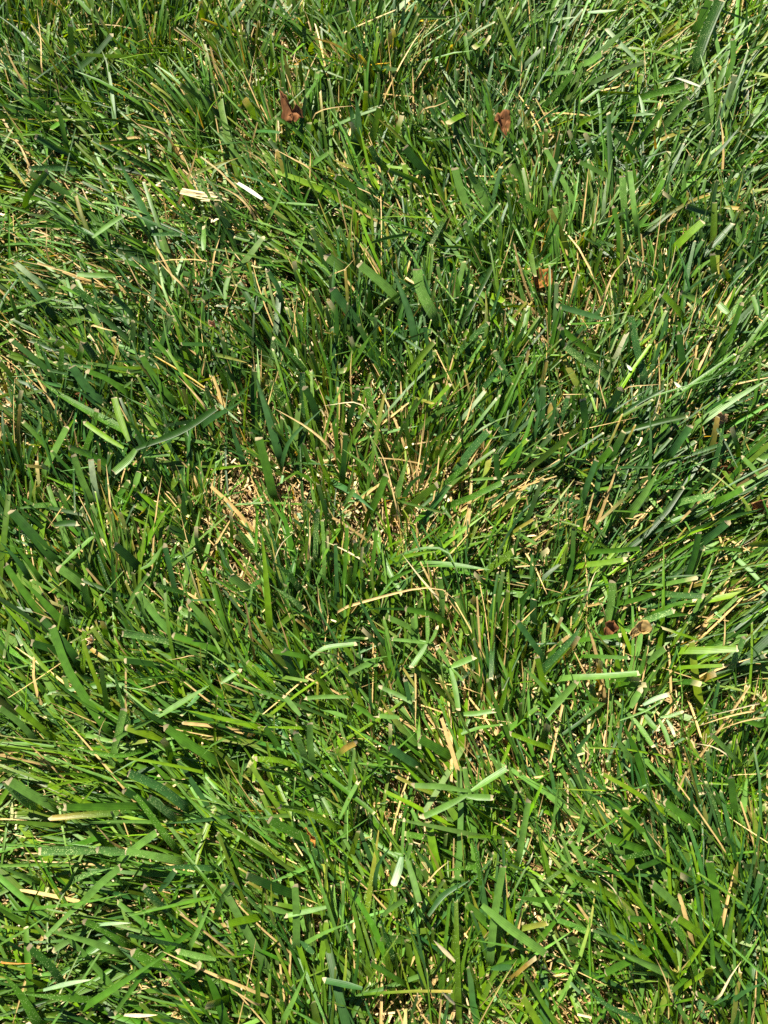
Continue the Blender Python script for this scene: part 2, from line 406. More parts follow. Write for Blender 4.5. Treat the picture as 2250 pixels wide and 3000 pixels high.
# ------------------------------------------------------------------ single blades, stems, clippings and leaves that stand out
# one line per zoomed view of the photograph: offset, pixels per source pixel; then items "points(root..tip) width colour tip[C]"
TRACED = """
@0 0 2.212
465,385 460,270 455,170 38 b c|745,800 720,560 690,400 655,320 28 w n|985,1480 880,1260 790,1080 765,1010 55 a n|485,1010 360,960 240,890 42 a c
490,1100 320,1090 200,1090 36 a c|600,1540 700,1460 790,1400 36 p cC|610,1525 540,1490 475,1460 34 a cC|950,1600 860,1545 785,1510 34 a n|980,1520 1170,1520 28 a cC
1320,1620 1320,1480 45 p cC|1210,1520 1200,1430 1190,1340 28 p n|640,790 520,660 430,575 36 b c|170,1290 240,1190 300,1120 40 g c|430,940 400,800 370,680 32 g c
440,490 600,370 720,230 40 d c|345,520 390,390 440,240 28 g n|420,165 530,60 24 b n|1310,130 1300,0 34 b c|1110,160 1170,110 1280,75 30 b n|740,260 650,130 24 b c
710,410 695,300 34 b n|1370,1160 1400,1090 1490,1045 30 w n|1630,1370 1540,1270 1440,1215 1375,1190 16 s n|1660,760 1580,640 50 p c|190,1080 120,930 30,880 -20,860 15 s n
300,1620 300,1460 14 s n|270,460 265,280 240,50 9 s n|1140,1020 1080,980 1020,950 34 g c|1000,930 900,850 30 a c|1080,880 980,830 880,800 22 s c|500,1500 350,1440 230,1400 30 g n
1700,1290 1620,1235 1540,1185 36 x cC
@750 0 2.212
640,910 620,720 600,640 50 a n|665,900 660,740 645,620 58 a n|700,960 650,870 610,790 30 b c|1140,370 1280,200 1390,45 34 a n|1000,200 1030,110 1080,0 36 g n
890,110 1230,115 22 p cC|1380,390 1355,230 28 p cC|1390,440 1440,350 1520,230 24 g c|1500,250 1410,310 40 b c|1370,735 1240,800 44 b c|1400,1420 1330,1240 1290,1100 55 p c
1510,1380 1430,1200 1370,1100 55 p c|1510,1390 1550,1240 1585,1090 30 a c|1440,1620 1400,1540 1355,1450 40 p c|670,1420 610,1330 555,1260 36 g n|720,1310 620,1210 520,1150 44 g c
1130,1150 1040,1050 970,960 55 d c|850,1110 790,1040 740,950 40 d c|1060,1190 960,1140 865,1100 34 g c|1110,1540 930,1460 740,1400 34 g n|750,1570 860,1540 990,1520 26 g cC
60,1440 110,1360 180,1210 36 p n|400,1330 270,1320 140,1310 26 p nC|560,1290 440,1190 340,1080 30 g n|360,1100 240,1030 110,960 18 s n|320,180 270,110 34 b c|430,120 435,0 36 b n
490,110 590,65 30 p cC|100,420 90,200 24 b n|930,330 885,190 30 b c|740,940 770,820 800,700 46 b c|880,940 910,860 945,750 36 b c|1080,710 1250,650 14 s n
380,740 480,700 635,685 10 s n|1100,910 1280,885 18 g cC|1660,1170 1500,1180 28 p cC|480,1650 450,1610 420,1575 44 p c
@1500 0 2.212
825,405 720,300 615,190 30 w cC|490,80 680,65 34 w nC|250,140 340,120 420,108 30 w n|1040,345 1120,325 1200,300 36 w n|1000,330 1100,290 1210,265 30 p n|1180,430 1250,230 1350,0 72 d c
1190,200 1240,90 1280,0 55 g c|1220,560 1050,500 26 x nC|860,790 845,690 820,610 28 w nC|780,750 930,740 26 w nC|440,430 520,390 580,350 50 p c|170,490 280,475 400,465 34 g c
190,710 300,590 400,470 36 g c|420,810 440,650 455,510 18 g n|570,730 620,620 670,500 22 d n|640,1280 635,1000 625,740 34 d c|830,1030 740,930 660,850 34 d c|780,980 870,860 990,690 40 g c
950,870 1050,740 1140,640 44 p c|720,680 870,620 1120,555 44 g c|440,800 600,730 44 b n|690,1180 560,1110 440,1050 36 p c|730,1430 725,1300 715,1150 44 p c|810,1480 790,1340 765,1110 36 p c
590,1400 600,1260 615,1150 34 w n|500,1290 490,1150 480,1000 40 g n|440,1400 360,1230 220,970 40 p c|180,1420 240,1280 310,1060 32 a c|240,1440 140,1350 45,1290 44 g c
1040,1620 1130,1530 1230,1440 55 b c|1370,1390 1375,1300 1345,1220 26 g n|1400,1440 1260,1380 1140,1340 40 a c|1130,1360 1050,1300 980,1250 36 d c|930,960 925,890 925,800 24 y n
1040,1100 1010,980 940,965 14 g n|690,1650 690,1500 660,1350 30 g c|650,1600 655,1510 32 b n|190,1300 350,1295 20 p nC|1360,1340 1500,1355 30 y cC|1220,1080 1350,970 1480,820 34 d n
1470,1110 1000,1110 16 d n|1070,780 1180,720 1330,660 14 g n|1370,540 1430,400 1430,260 34 g c|1500,280 1520,140 1520,0 30 d n|1460,590 1520,570 1600,535 26 w n|700,250 800,240 950,330 12 b n
960,300 1080,220 1200,130 12 s n|440,1050 400,930 365,840 30 g c|560,1050 520,960 470,860 32 p c
@0 750 2.212
960,1200 640,1040 360,880 220,775 70 g n|740,1040 600,940 470,840 44 a n|680,960 560,850 470,720 60 a c|340,380 230,250 60,50 36 a n|300,210 200,130 105,50 40 w c|720,390 590,290 480,205 55 d c
880,410 800,320 735,265 38 a c|370,800 230,670 80,550 40 d c|500,650 430,600 365,555 44 p c|500,720 520,640 535,560 40 g c|385,830 400,600 34 g c|660,720 600,640 550,570 50 d c
1130,950 1010,800 920,650 40 g c|970,770 920,690 895,570 30 d n|1260,800 1130,680 1000,550 34 g c|820,890 700,800 580,750 40 g c|550,1270 600,1120 625,1010 40 g c
285,1400 360,1250 430,1115 52 p c|430,1100 475,1000 12 s n|600,1600 530,1450 480,1300 48 p c|640,1610 610,1480 590,1330 40 w c|1310,1095 1430,1020 1560,950 50 a n|1100,1140 1165,1020 30 a n
1580,1350 1530,1200 1490,1050 44 a n|1330,980 1240,870 1155,780 18 s c|1390,910 1290,850 1220,800 12 s n|1400,880 1400,760 1540,650 14 g n|1080,1080 1040,900 1015,680 14 g n
110,1050 120,960 140,870 30 g c|50,1490 110,1330 36 p n|120,860 60,760 0,690 44 k c|1225,300 1240,150 1255,0 18 g n|1460,280 1480,140 36 p cC|750,130 620,125 500,120 40 p cC|1100,1290 930,1300 40 g cC
870,1500 900,1400 44 p cC|1360,1600 1270,1420 1240,1250 14 d n|1380,1385 1660,1350 22 b n|1200,210 1100,110 1010,10 16 s n|900,190 850,90 815,20 12 s n|590,450 760,490 16 s n|1420,580 1180,570 40 d c
@750 750 2.212
1175,420 1120,330 1060,200 1045,90 72 p c|1030,560 1000,400 950,250 870,50 50 a n|1310,290 1300,150 1270,0 36 g n|1140,330 1040,230 850,100 30 a n|680,470 580,330 500,220 60 a c
600,440 530,380 470,290 36 p c|940,300 820,180 680,60 60 p c|620,130 560,80 470,10 72 p c|490,120 570,90 640,15 10 s n|635,560 610,400 600,250 16 d n|170,330 150,220 80,100 34 a c
290,220 245,30 34 p c|430,190 350,90 300,40 40 g c|1500,330 1420,290 1310,250 26 p n|1300,640 1400,530 1500,440 50 d c|1500,460 1590,310 24 a n|1060,380 1170,280 1290,160 14 d n
1300,740 1180,790 1060,840 28 g n|1080,1040 1160,940 1250,840 34 b c|170,1340 230,1180 440,980 30 a n|150,1290 80,1050 0,800 55 a n|300,1070 300,900 300,760 44 a c|400,1080 370,960 320,860 50 d c
600,1080 635,960 660,870 34 d c|900,1620 940,1450 990,1290 50 p n|790,1500 710,1360 560,1250 32 p n|740,1659 790,1560 840,1430 48 g c|560,1620 600,1570 635,1510 34 p cC|560,1450 570,1320 580,1160 36 d c
110,1550 70,1380 20,1190 60 g c|980,1650 1060,1570 1165,1490 50 k c|940,1600 1020,1460 1140,1400 36 d n|1250,1620 1400,1560 1590,1470 40 g c|960,1160 1010,1020 1110,870 40 g n|820,1210 760,1030 720,860 40 g c
1080,1290 1170,1180 1290,1110 30 b n|1310,1260 1440,1200 1660,1150 26 g n|1290,1400 1400,1250 1500,1140 50 a c|1310,1080 1390,990 1480,880 30 w c|1450,880 1520,800 1580,730 40 a c
1580,1560 1565,1420 1555,1280 44 d c|1390,1450 1540,1440 22 p cC|910,1630 830,1320 750,1180 10 s n|1040,1420 1080,1100 12 s n|480,1240 330,1110 105,980 17 s n|740,1050 660,950 440,970 13 c n
340,770 250,660 120,540 40 d c|1145,700 1110,570 1095,460 30 a c|860,800 800,700 760,560 26 d n|690,710 640,610 610,520 30 g c|860,1090 860,930 14 s n
@1500 750 2.212
860,810 810,600 770,390 55 a c|640,790 500,700 350,590 50 q c|600,690 450,580 310,460 40 g c|600,410 460,370 305,325 44 a cC|640,430 380,440 26 g cC|330,680 325,580 320,480 44 d c
380,880 350,760 330,680 26 b n|150,850 145,680 140,530 24 g n|770,360 840,290 910,215 36 b c|1110,400 1050,320 980,250 50 b c|1330,190 1310,90 1300,0 40 b c|1410,160 1360,60 36 b c
1240,310 1170,270 1105,240 40 p cC|1400,370 1340,310 50 p cC|1340,670 1420,500 1485,320 44 g c|1590,380 1560,260 34 p cC|1110,770 1100,640 1080,510 44 d c|1120,660 1160,560 1215,460 26 d n
990,960 1180,820 1440,640 30 g c|1190,1100 1420,940 1659,800 55 p n|720,980 1040,870 1360,780 26 g n|480,1200 470,1030 460,940 50 d c|600,1100 640,980 700,870 60 d c|290,1120 330,1020 360,920 36 a c
140,1190 165,1060 190,930 34 a n|770,1659 860,1540 960,1375 60 p n|460,1570 500,1450 545,1330 40 a c|540,1370 590,1310 640,1250 50 g c|1020,1300 1080,1210 1150,1110 50 a c|1290,1420 1340,1250 1380,1070 44 a n
190,1310 60,1275 34 p nC|1470,1290 1450,1200 1425,1120 34 g c|1600,1420 1550,1360 1500,1310 34 p cC|1310,1600 1400,1560 1490,1510 50 g c|1110,1590 1200,1570 1310,1550 50 q c
310,1360 330,1270 370,1170 34 g n|1290,440 1230,340 26 p nC|870,710 920,650 925,560 26 p nC|600,250 660,110 750,10 16 s n|610,1000 560,800 12 s n|930,1000 965,880 14 c n|750,850 970,830 10 s n
1100,860 1050,815 24 x nC|775,740 745,705 24 x nC
@0 1500 2.212
370,330 240,180 80,0 70 d c|300,240 230,190 150,120 40 p cC|385,360 490,260 610,150 46 p cC|570,520 490,440 390,370 70 p c|590,660 560,560 540,470 44 g c|750,640 735,420 715,180 32 d n
820,640 870,530 955,410 30 p cC|600,420 570,320 545,240 26 a n|620,250 580,130 555,30 36 d n|910,370 830,290 750,220 60 d c|910,370 980,330 1050,220 44 p nC|1150,580 1110,400 1070,230 40 a c
350,80 490,75 44 d cC|190,420 110,310 0,190 44 a n|260,430 150,280 30,150 34 g n|300,700 170,540 40,350 44 g c|430,740 300,600 150,440 60 g n|310,870 160,740 0,580 50 b n
700,1420 560,1220 430,1000 340,750 55 g c|520,1010 460,900 280,700 50 d c|535,1020 545,900 545,770 40 b c|460,940 340,890 215,850 50 d c|700,960 580,880 36 y cC|740,930 720,890 690,840 58 q c
690,820 680,770 665,710 40 g c|1200,870 1000,820 800,790 44 q c|1420,900 1280,850 1130,800 44 g c|1070,1010 950,980 820,965 40 d c|1250,1050 1000,1070 820,1080 26 g n|1000,1340 1180,1230 1355,1125 50 p nC
1000,1340 870,1400 750,1470 34 p cC|1120,1390 980,1320 860,1215 44 d n|1659,1390 1400,1330 1190,1280 40 b n|1110,1600 1090,1530 1050,1470 46 g c|1410,1620 1250,1520 1080,1400 60 g c
930,1540 760,1580 430,1520 34 g n|720,1650 760,1470 800,1290 50 p c|880,1510 800,1280 720,950 36 d n|350,1520 20,1490 34 p nC|1300,290 1275,200 1270,90 30 d c|1660,560 1580,480 1500,420 60 p c
1410,820 1330,700 1230,590 40 p c|1210,530 1100,500 1010,470 36 d c|1530,1450 1400,1490 1310,1580 22 p n|1430,1110 1550,1030 34 p cC|330,1450 220,1360 110,1270 40 b c|230,1480 130,1370 0,1270 40 p c
1080,170 1110,0 16 g n|1500,180 1495,0 24 b c|450,760 430,680 420,610 34 d c|960,740 930,640 900,500 30 p n|1240,680 1170,630 50 p cC|640,1450 690,1330 10 s n|1240,930 1080,960 12 s n|1060,1100 890,1150 12 s n
@750 1500 2.212
90,760 70,500 40,130 46 b n|290,510 200,390 80,310 50 d n|330,670 240,570 90,470 44 q n|340,260 345,60 20 s c|385,300 390,100 400,0 34 q c|530,590 520,400 515,210 26 a c|470,420 465,160 24 g c
560,520 580,330 590,100 26 g c|630,480 650,300 640,200 26 g c|700,530 680,350 690,230 24 p c|740,480 760,300 780,120 26 g c|710,110 720,0 34 b n|440,440 440,250 430,60 24 p c
700,320 560,240 445,190 16 c n|120,310 170,200 250,130 9 c n|870,320 1050,240 1230,250 1310,400 28 g n|860,330 1000,280 1190,250 36 b n|1000,340 1250,340 1520,375 58 g n|1510,370 1590,310 1659,260 50 k c
560,625 830,545 1050,495 1200,500 1290,570 18 s n|1195,580 1060,420 945,270 17 c n|1030,220 1200,90 1250,40 24 g n|1480,290 1530,140 1580,20 26 g n|850,230 1000,160 22 b n|840,470 930,410 1100,345 34 g n
1200,700 1205,560 1190,430 40 p c|1040,780 960,730 870,690 50 p c|850,880 770,760 640,500 36 a n|840,920 770,840 690,760 30 d c|960,1190 880,1000 840,840 835,720 28 g n|350,945 450,880 635,855 40 p cC
370,960 280,930 110,900 34 g c|490,1230 440,1130 380,1050 36 b c|610,1200 330,1205 30 p cC|290,1320 240,1260 190,1200 40 p cC|590,1330 500,1300 430,1285 36 p nC|770,1350 700,1290 630,1250 36 g cC
930,1330 800,1320 36 p cC|1040,1360 1000,1240 970,1100 36 a c|750,1310 735,1150 725,1020 24 a n|1270,1590 1170,1530 1060,1470 60 g c|1060,1659 960,1590 870,1530 55 a c|1330,1440 1440,1400 1580,1380 34 p cC
1340,1450 1380,1340 26 p cC|530,1580 580,1530 640,1500 46 y cC|310,1400 0,1390 26 b n|370,1640 350,1500 350,1380 44 p c|330,1640 300,1540 260,1440 44 p c|180,1600 120,1480 60,1400 44 g c
260,1650 150,1610 10,1600 40 b c|1010,1240 930,1190 820,1140 34 p cC|1470,660 1430,600 1400,560 50 d c|1240,720 1120,660 980,630 40 g c|1530,500 1470,450 1415,400 40 d c|1440,1200 1460,1050 1460,900 24 g n
860,1640 870,1370 26 g c|1290,1310 1530,1290 36 p cC|440,730 410,600 400,480 15 s n|640,970 625,870 14 s n|520,930 350,900 12 s n
@1500 1500 2.212
200,1020 340,880 465,720 60 a n|600,760 640,600 650,460 50 p c|640,730 690,560 750,400 30 g n|145,750 140,570 50 a c|210,960 130,840 40,720 40 a c|1120,450 1180,290 1210,140 46 d c
1230,200 1310,140 1390,75 50 a c|430,350 580,330 720,310 40 b c|500,260 660,250 830,235 34 g c|980,470 1080,450 1200,425 30 p c|980,475 820,470 26 p nC|930,650 1050,600 1170,575 30 g c
960,530 1100,540 1230,545 44 d c|690,590 800,570 910,530 34 g c|790,740 900,690 1040,640 44 q c|1060,900 1250,895 1455,885 50 b c|340,1075 560,1065 810,1045 50 p c|640,1090 830,1085 36 g c
700,1120 870,1120 36 g c|1090,1100 1150,1100 1220,1115 44 d c|880,980 930,930 990,885 50 p cC|1080,1010 1220,1000 1365,995 26 b c|220,1330 310,1220 410,1110 50 p cC|220,1200 190,1060 165,950 40 b c
235,1165 150,1080 70,1000 30 p nC|560,1080 565,1020 575,965 36 y c|800,1640 720,1530 640,1410 50 p n|390,1590 470,1480 570,1360 36 a n|1300,1310 1320,1200 1340,1100 36 a cC|1659,1400 1450,1330 1250,1260 44 g n
1480,1640 1390,1540 1300,1450 34 p c|1400,1050 1450,950 1500,820 40 q c|1220,835 1120,800 970,750 26 b c|1230,1090 1320,1045 46 y c|1590,770 1400,870 14 g n|330,950 380,890 430,810 36 y c
280,800 325,680 26 y c|440,830 690,800 30 g c|450,935 750,945 26 g c|250,1530 130,1490 0,1440 34 b c|200,1500 215,1430 235,1370 50 d c|270,1100 130,1095 0,1115 15 b n|90,320 170,290 240,240 40 d c
590,1240 440,1220 26 d cC|1490,250 1350,235 1230,225 30 g n|1600,1040 1620,960 1520,840 22 d n|490,520 545,380 20 c n|605,680 580,600 540,560 10 s n|1370,870 1380,700 1370,620 13 s n
1560,1290 1380,1330 1200,1390 13 s n|1600,1240 1400,1290 1230,1330 12 c n|1640,1330 1480,1360 1300,1430 13 s n|1400,1580 1300,1520 1180,1500 13 c n
@0 2250 2.212
640,540 450,535 265,540 64 q cC|830,550 640,530 60 q cC|1150,600 1000,570 820,540 50 p c|340,245 200,170 70,90 62 p c|200,240 110,170 40,90 55 q c|1120,500 1000,340 870,170 680,0 50 g n|1200,250 1040,130 840,35 60 a c
910,245 670,250 430,255 50 g c|1000,350 750,345 570,350 26 p n|770,610 900,500 1010,420 52 p c|530,880 640,760 770,650 50 p c|530,870 420,970 300,1090 34 p c|720,690 620,620 550,590 44 a n
1370,650 1150,640 990,650 44 a n|480,670 450,750 400,810 50 a cC|1500,310 1300,340 1060,360 30 a n|470,730 590,680 720,650 44 q n|760,1190 560,1120 320,1060 50 p n|820,1150 690,1060 560,1000 44 g c
1200,1160 1000,1120 830,1080 36 a c|1400,1240 1290,1220 1165,1190 44 p cC|530,1560 750,1420 1090,1200 50 g n|250,1659 140,1480 10,1320 68 g n|590,1500 400,1490 120,1460 44 g n|410,1400 330,1290 200,1170 50 d c
280,1440 430,1400 600,1370 36 w nC|1230,1160 1310,1000 1400,780 36 p n|1400,960 1440,850 1500,760 40 p c|1660,970 1560,990 1480,1010 50 b c|170,1000 220,850 310,690 20 b n|0,1140 150,1060 330,940 26 p n
140,915 490,880 850,810 22 g n|1080,1010 980,960 870,880 36 g n|1110,940 1020,870 940,780 44 a c|1140,330 1050,260 970,195 50 q c|1000,270 900,200 810,150 50 d c|1030,800 1080,740 1130,670 44 a cC
830,820 700,640 560,470 12 d n|1180,1350 1030,1280 870,1200 60 g c|1190,1350 1300,1270 50 d c|690,500 620,430 560,370 50 d n|1460,1500 1340,1540 50 g c|800,1600 1020,1600 24 c nC
720,480 620,370 18 s n|10,1260 220,1265 14 o n|0,330 180,340 14 s n|1659,1530 1480,1420 18 s n|210,720 100,680 0,640 40 p n|600,1020 850,1005 26 w nC|500,270 650,90 22 b n
@750 2250 1.269
870,720 885,560 918,370 30 p c|840,510 950,600 1075,690 40 p cC|270,515 118,548 22 p cC|120,540 30,510 24 p nC|185,650 260,610 350,575 20 p n|470,550 555,490 24 p cC|150,670 150,550 145,445 28 p c
440,440 455,360 510,280 20 a n|670,400 620,330 570,290 22 a n|640,550 700,470 800,415 24 a nC|310,190 375,60 20 p cC|170,310 135,180 145,20 8 d n|215,690 160,640 26 a nC|395,820 260,790 30 a cC
300,220 190,165 95,145 26 b c|200,270 120,230 55,195 34 g c|835,470 825,350 785,220 16 g n|515,720 480,620 460,540 22 d n|100,940 150,840 190,740 26 p n|860,365 690,385 24 g n|10,900 10,720 26 b n
740,720 660,640 16 c nC|640,420 720,345 10 s n|740,880 690,830 14 c nC|952,740 870,750 26 a nC|550,800 430,730 22 g c|630,840 595,740 16 a n
@1500 2250 1.269
640,550 590,490 525,435 34 p c|740,660 690,610 620,560 30 b c|690,800 660,680 600,570 30 g c|620,780 500,730 370,670 36 p n|530,670 430,720 350,760 28 g c|770,620 755,480 735,350 32 g c
745,840 745,680 730,480 24 g n|700,220 640,180 575,130 34 g c|500,310 430,285 350,255 30 g c|520,310 415,335 26 d c|570,330 475,370 26 d c|540,290 460,210 320,90 24 g n|240,250 270,135 16 p cC
265,380 250,330 220,280 20 p cC|20,350 40,250 60,130 26 p c|150,220 170,70 175,0 10 p n|610,570 440,560 24 g c|190,490 100,490 0,480 28 g n|100,640 215,510 24 g n|0,780 90,705 16 y c|480,940 350,880 230,785 22 a n
700,440 630,400 24 a c|670,180 670,60 20 a n|780,890 690,840 24 g c|810,870 870,830 952,790 20 a n|650,130 590,70 530,0 24 a n|830,180 820,100 815,40 28 g c
600,870 560,760 530,700 8 s n|410,510 370,440 330,410 8 c n|770,850 855,715 11 c n|570,320 500,230 8 s n
"""
# shoots: leaves from one node, node first:  "offset scale | node | leaf points width colour; ..."
SHOOTS = [
 ('four-leaved bright green grass shoot with its leaves spread flat', (0, 750, 2.212), (845, 1230), [((835, 1200), (780, 1060), (740, 920), 44, 'b'), ((800, 1245), (680, 1170), (550, 1080), 34, 'b'), ((880, 1250), (830, 1320), (740, 1400), 50, 'p'), ((880, 1250), (1180, 1130), (1400, 985), 42, 'd')]),
 ('pale cut grass shoot with short stubby leaves beside the long arched straw', (750, 1500, 2.212), (1110, 850), [((1110, 850), (1112, 770), (1110, 680), 26, 'p'), ((1105, 855), (1065, 920), (1010, 1000), 38, 'p'), ((1100, 850), (1000, 835), (885, 825), 24, 'p'), ((1120, 850), (1150, 810), (1170, 760), 24, 'p')]),
 ('pale forked grass clipping with one long leaf pointing away from the arched straw', (750, 1500, 2.212), (1260, 1005), [((1260, 1010), (1290, 1140), (1310, 1270), 36, 'p'), ((1255, 1000), (1220, 940), (1180, 890), 30, 'p'), ((1265, 1010), (1305, 1050), (1340, 1095), 20, 'p'), ((1265, 1005), (1340, 970), (1400, 945), 40, 'p')]),
 ('feathery pale clipping with a row of short cut leaves below the crumpled tan leaf', (1500, 1500, 2.212), (860, 1290), [((790, 1340), (850, 1420), (910, 1510), 32, 'p'), ((860, 1310), (900, 1370), (940, 1410), 38, 'p'), ((950, 1340), (990, 1420), (1020, 1510), 30, 'p'), ((1000, 1340), (1030, 1390), (1050, 1440), 22, 'w'), ((960, 1330), (1030, 1320), (1090, 1300), 24, 'p'), ((770, 1270), (795, 1215), (825, 1165), 44, 'p'), ((850, 1250), (930, 1210), (1005, 1185), 34, 'w'), ((700, 1350), (860, 1290), (960, 1230), 14, 'p')]),
 ('upside-down pale clipping with a cream frayed sheath and two leaves', (750, 2250, 1.269), (545, 325), [((542, 330), (530, 380), (513, 430), 30, 'w'), ((558, 330), (585, 415), (608, 500), 24, 'p'), ((545, 328), (545, 270), (550, 200), 12, 'p'), ((565, 340), (570, 310), (575, 285), 16, 'p')]),
 ('forked cut grass shoot with four straight pale leaves', (750, 2250, 1.269), (785, 98), [((785, 100), (710, 140), (625, 180), 24, 'p'), ((800, 85), (870, 40), (930, 2), 26, 'p'), ((785, 105), (830, 108), (872, 110), 24, 'p'), ((785, 85), (690, 70), (590, 65), 22, 'p')]),
]
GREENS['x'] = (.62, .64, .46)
GREENS['q'] = (.075, .17, .035)
LANDMARKS = [(854, 316, 'the ragged reddish-brown leaf'), (1473, 371, 'the narrow curled brown leaf'), (595, 565, 'the shredded cream husk'), (735, 555, 'the thick white stub'),
    (1585, 820, 'the half-buried orange-brown leaf'), (1875, 1848, 'the crumpled tan leaf'), (905, 2445, 'the small orange leaf'), (780, 1700, 'the tall bright yellow-green blade'),
    (1170, 1740, 'the long arched straw'), (382, 1306, 'the four-leaved grass shoot'), (1320, 1960, 'the pale forked clipping'), (1890, 2085, 'the feathery pale clipping'),
    (1180, 2510, 'the upside-down frayed clipping'), (1370, 2330, 'the forked cut shoot'), (730, 1480, 'the bare straw patch'), (1360, 1640, 'the straw hollow'), (2130, 2080, 'the wide straw bed'),
    (245, 1175, 'the brown leaf scrap'), (200, 2495, 'the broad speckled blade'), (1760, 150, 'the glossy white-shining blades'), (2105, 1235, 'the pinkish tan leaf'), (1250, 830, 'the very broad pale blade'),
    (290, 560, 'the dark lance-shaped blade'), (320, 1900, 'the orange-tipped speckled blade')]
CWORD = {'g': 'mid green', 'p': 'pale green', 'a': 'blue-green', 'b': 'bright yellow-green', 'd': 'dark green', 'w': 'shiny whitish green', 's': 'tan', 'c': 'cream', 'y': 'yellow-brown',
         'k': 'olive green', 'x': 'white', 'q': 'speckled green', 'o': 'orange'}
def landmark(px, py):
    best = min(((px - a) ** 2 + (py - b) ** 2, t, k) for k, (a, b, t) in enumerate(LANDMARKS))
    d = math.sqrt(best[0])
    if d > 420: return ''
    a, b, _ = LANDMARKS[best[2]]
    return (' touching ' if d < 55 else ' beside ' if d < 190 else ' near ') + best[1]
def spline(pts, n):
    """Catmull-Rom through the points, n samples evenly along it"""
    pts = np.asarray(pts, float)
    e = np.concatenate([2 * pts[:1] - pts[1:2], pts, 2 * pts[-1:] - pts[-2:-1]])
    out = []
    for i in range(len(pts) - 1):
        a, b, c, d = e[i:i + 4]
        for t in np.linspace(0, 1, 12, endpoint=False):
            out.append(.5 * (2 * b + (c - a) * t + (2 * a - 5 * b + 4 * c - d) * t * t + (3 * b - 3 * c + d - a) * t ** 3))
    out.append(pts[-1]); out = np.array(out)
    s = np.concatenate([[0], np.cumsum(np.linalg.norm(np.diff(out, axis=0), axis=1))])
    q = np.linspace(0, s[-1], n)
    return np.stack([np.interp(q, s, out[:, k]) for k in range(3)], -1), s[-1]
def blade_arrays(px, w_px, colour, cut, z_root, z_tip, rooted, rows, roll):
    """one strip: centre line from photograph pixels at given heights above the ground, plus a foot down to the soil"""
    px = np.asarray(px, float)
    f = np.linspace(0, 1, len(px))
    if len(px) == 2:
        px = np.array([px[0], px.mean(0) + random.uniform(-3, 3), px[1]]); f = np.array([0, .5, 1])
    zz = z_root + (z_tip - z_root) * f ** .8
    p, dep = at(px[:, 0], px[:, 1], zz)
    hw = w_px * M_PER_PX * dep.mean() / 2
    if rooted:
        d = p[0] - p[1]; d[2] = 0; d /= max(np.linalg.norm(d), 1e-6)
        foot = np.array([p[0] + d * .006 - [0, 0, z_root * .5], p[0] + d * .009 - [0, 0, z_root + .002]])
        p = np.concatenate([foot[::-1], p])
    P, length = spline(p, rows)
    T = unit(P[-1] - P[0])
    view = unit(np.array([0, 0, CAM_H]) - P.mean(0))
    up = unit(view * .45 + np.array([0, .1, .75]))
    side = unit(np.cross(T, up))
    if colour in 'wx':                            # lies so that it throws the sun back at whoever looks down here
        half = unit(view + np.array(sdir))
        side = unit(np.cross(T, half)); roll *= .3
    nn = np.cross(side, T)
    ang = roll + random.gauss(0, .25) * np.linspace(-.5, .5, rows)
    S = side[None] * np.cos(ang)[:, None] + nn[None] * np.sin(ang)[:, None]
    s = np.linspace(0, 1, rows)
    prof = np.clip(.55 + 1.1 * s, 0, 1) * (1 - .12 * s ** 3) if cut else np.clip(.55 + 1.2 * s, 0, 1) * np.clip(1.02 - s ** 3.2, .03, 1)
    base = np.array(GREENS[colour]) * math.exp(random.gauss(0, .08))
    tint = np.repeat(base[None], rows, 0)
    if rooted and colour not in 'scoxy':
        k = np.array(np.clip(.6 - 2.5 * s, 0, 1))[:, None]
        tint = tint * (1 - k) + np.array((.22, .25, .07)) * k
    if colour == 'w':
        k = (s ** 3 * .5)[:, None]; tint = tint * (1 - k) + np.array((.6, .62, .42)) * k  # whiter towards the tip: pale tone with sun glare painted in
    if colour == 'y':
        k = np.clip(1.2 - 2.2 * s, 0, 1)[:, None]; tint = tint * (1 - k) + np.array(GREENS['k']) * k
    return P, S, hw * prof, tint, length, hw
def one_strip(name, P, S, HW, tint, fold, spk, jag):
    al = np.concatenate([[0], np.cumsum(np.linalg.norm(np.diff(P, axis=0), axis=1))])
    return strip_mesh(name, P[None], S[None], HW[None], np.array([[fold]]), tint[None], np.array([spk]), np.asarray(jag)[None], al[None])
def holder(name, base, props):
    e = bpy.data.objects.new(name, None)
    e.empty_display_size = .01
    e.location = base
    COL.objects.link(e)
    for k, v in props.items(): e[k] = v
    return e
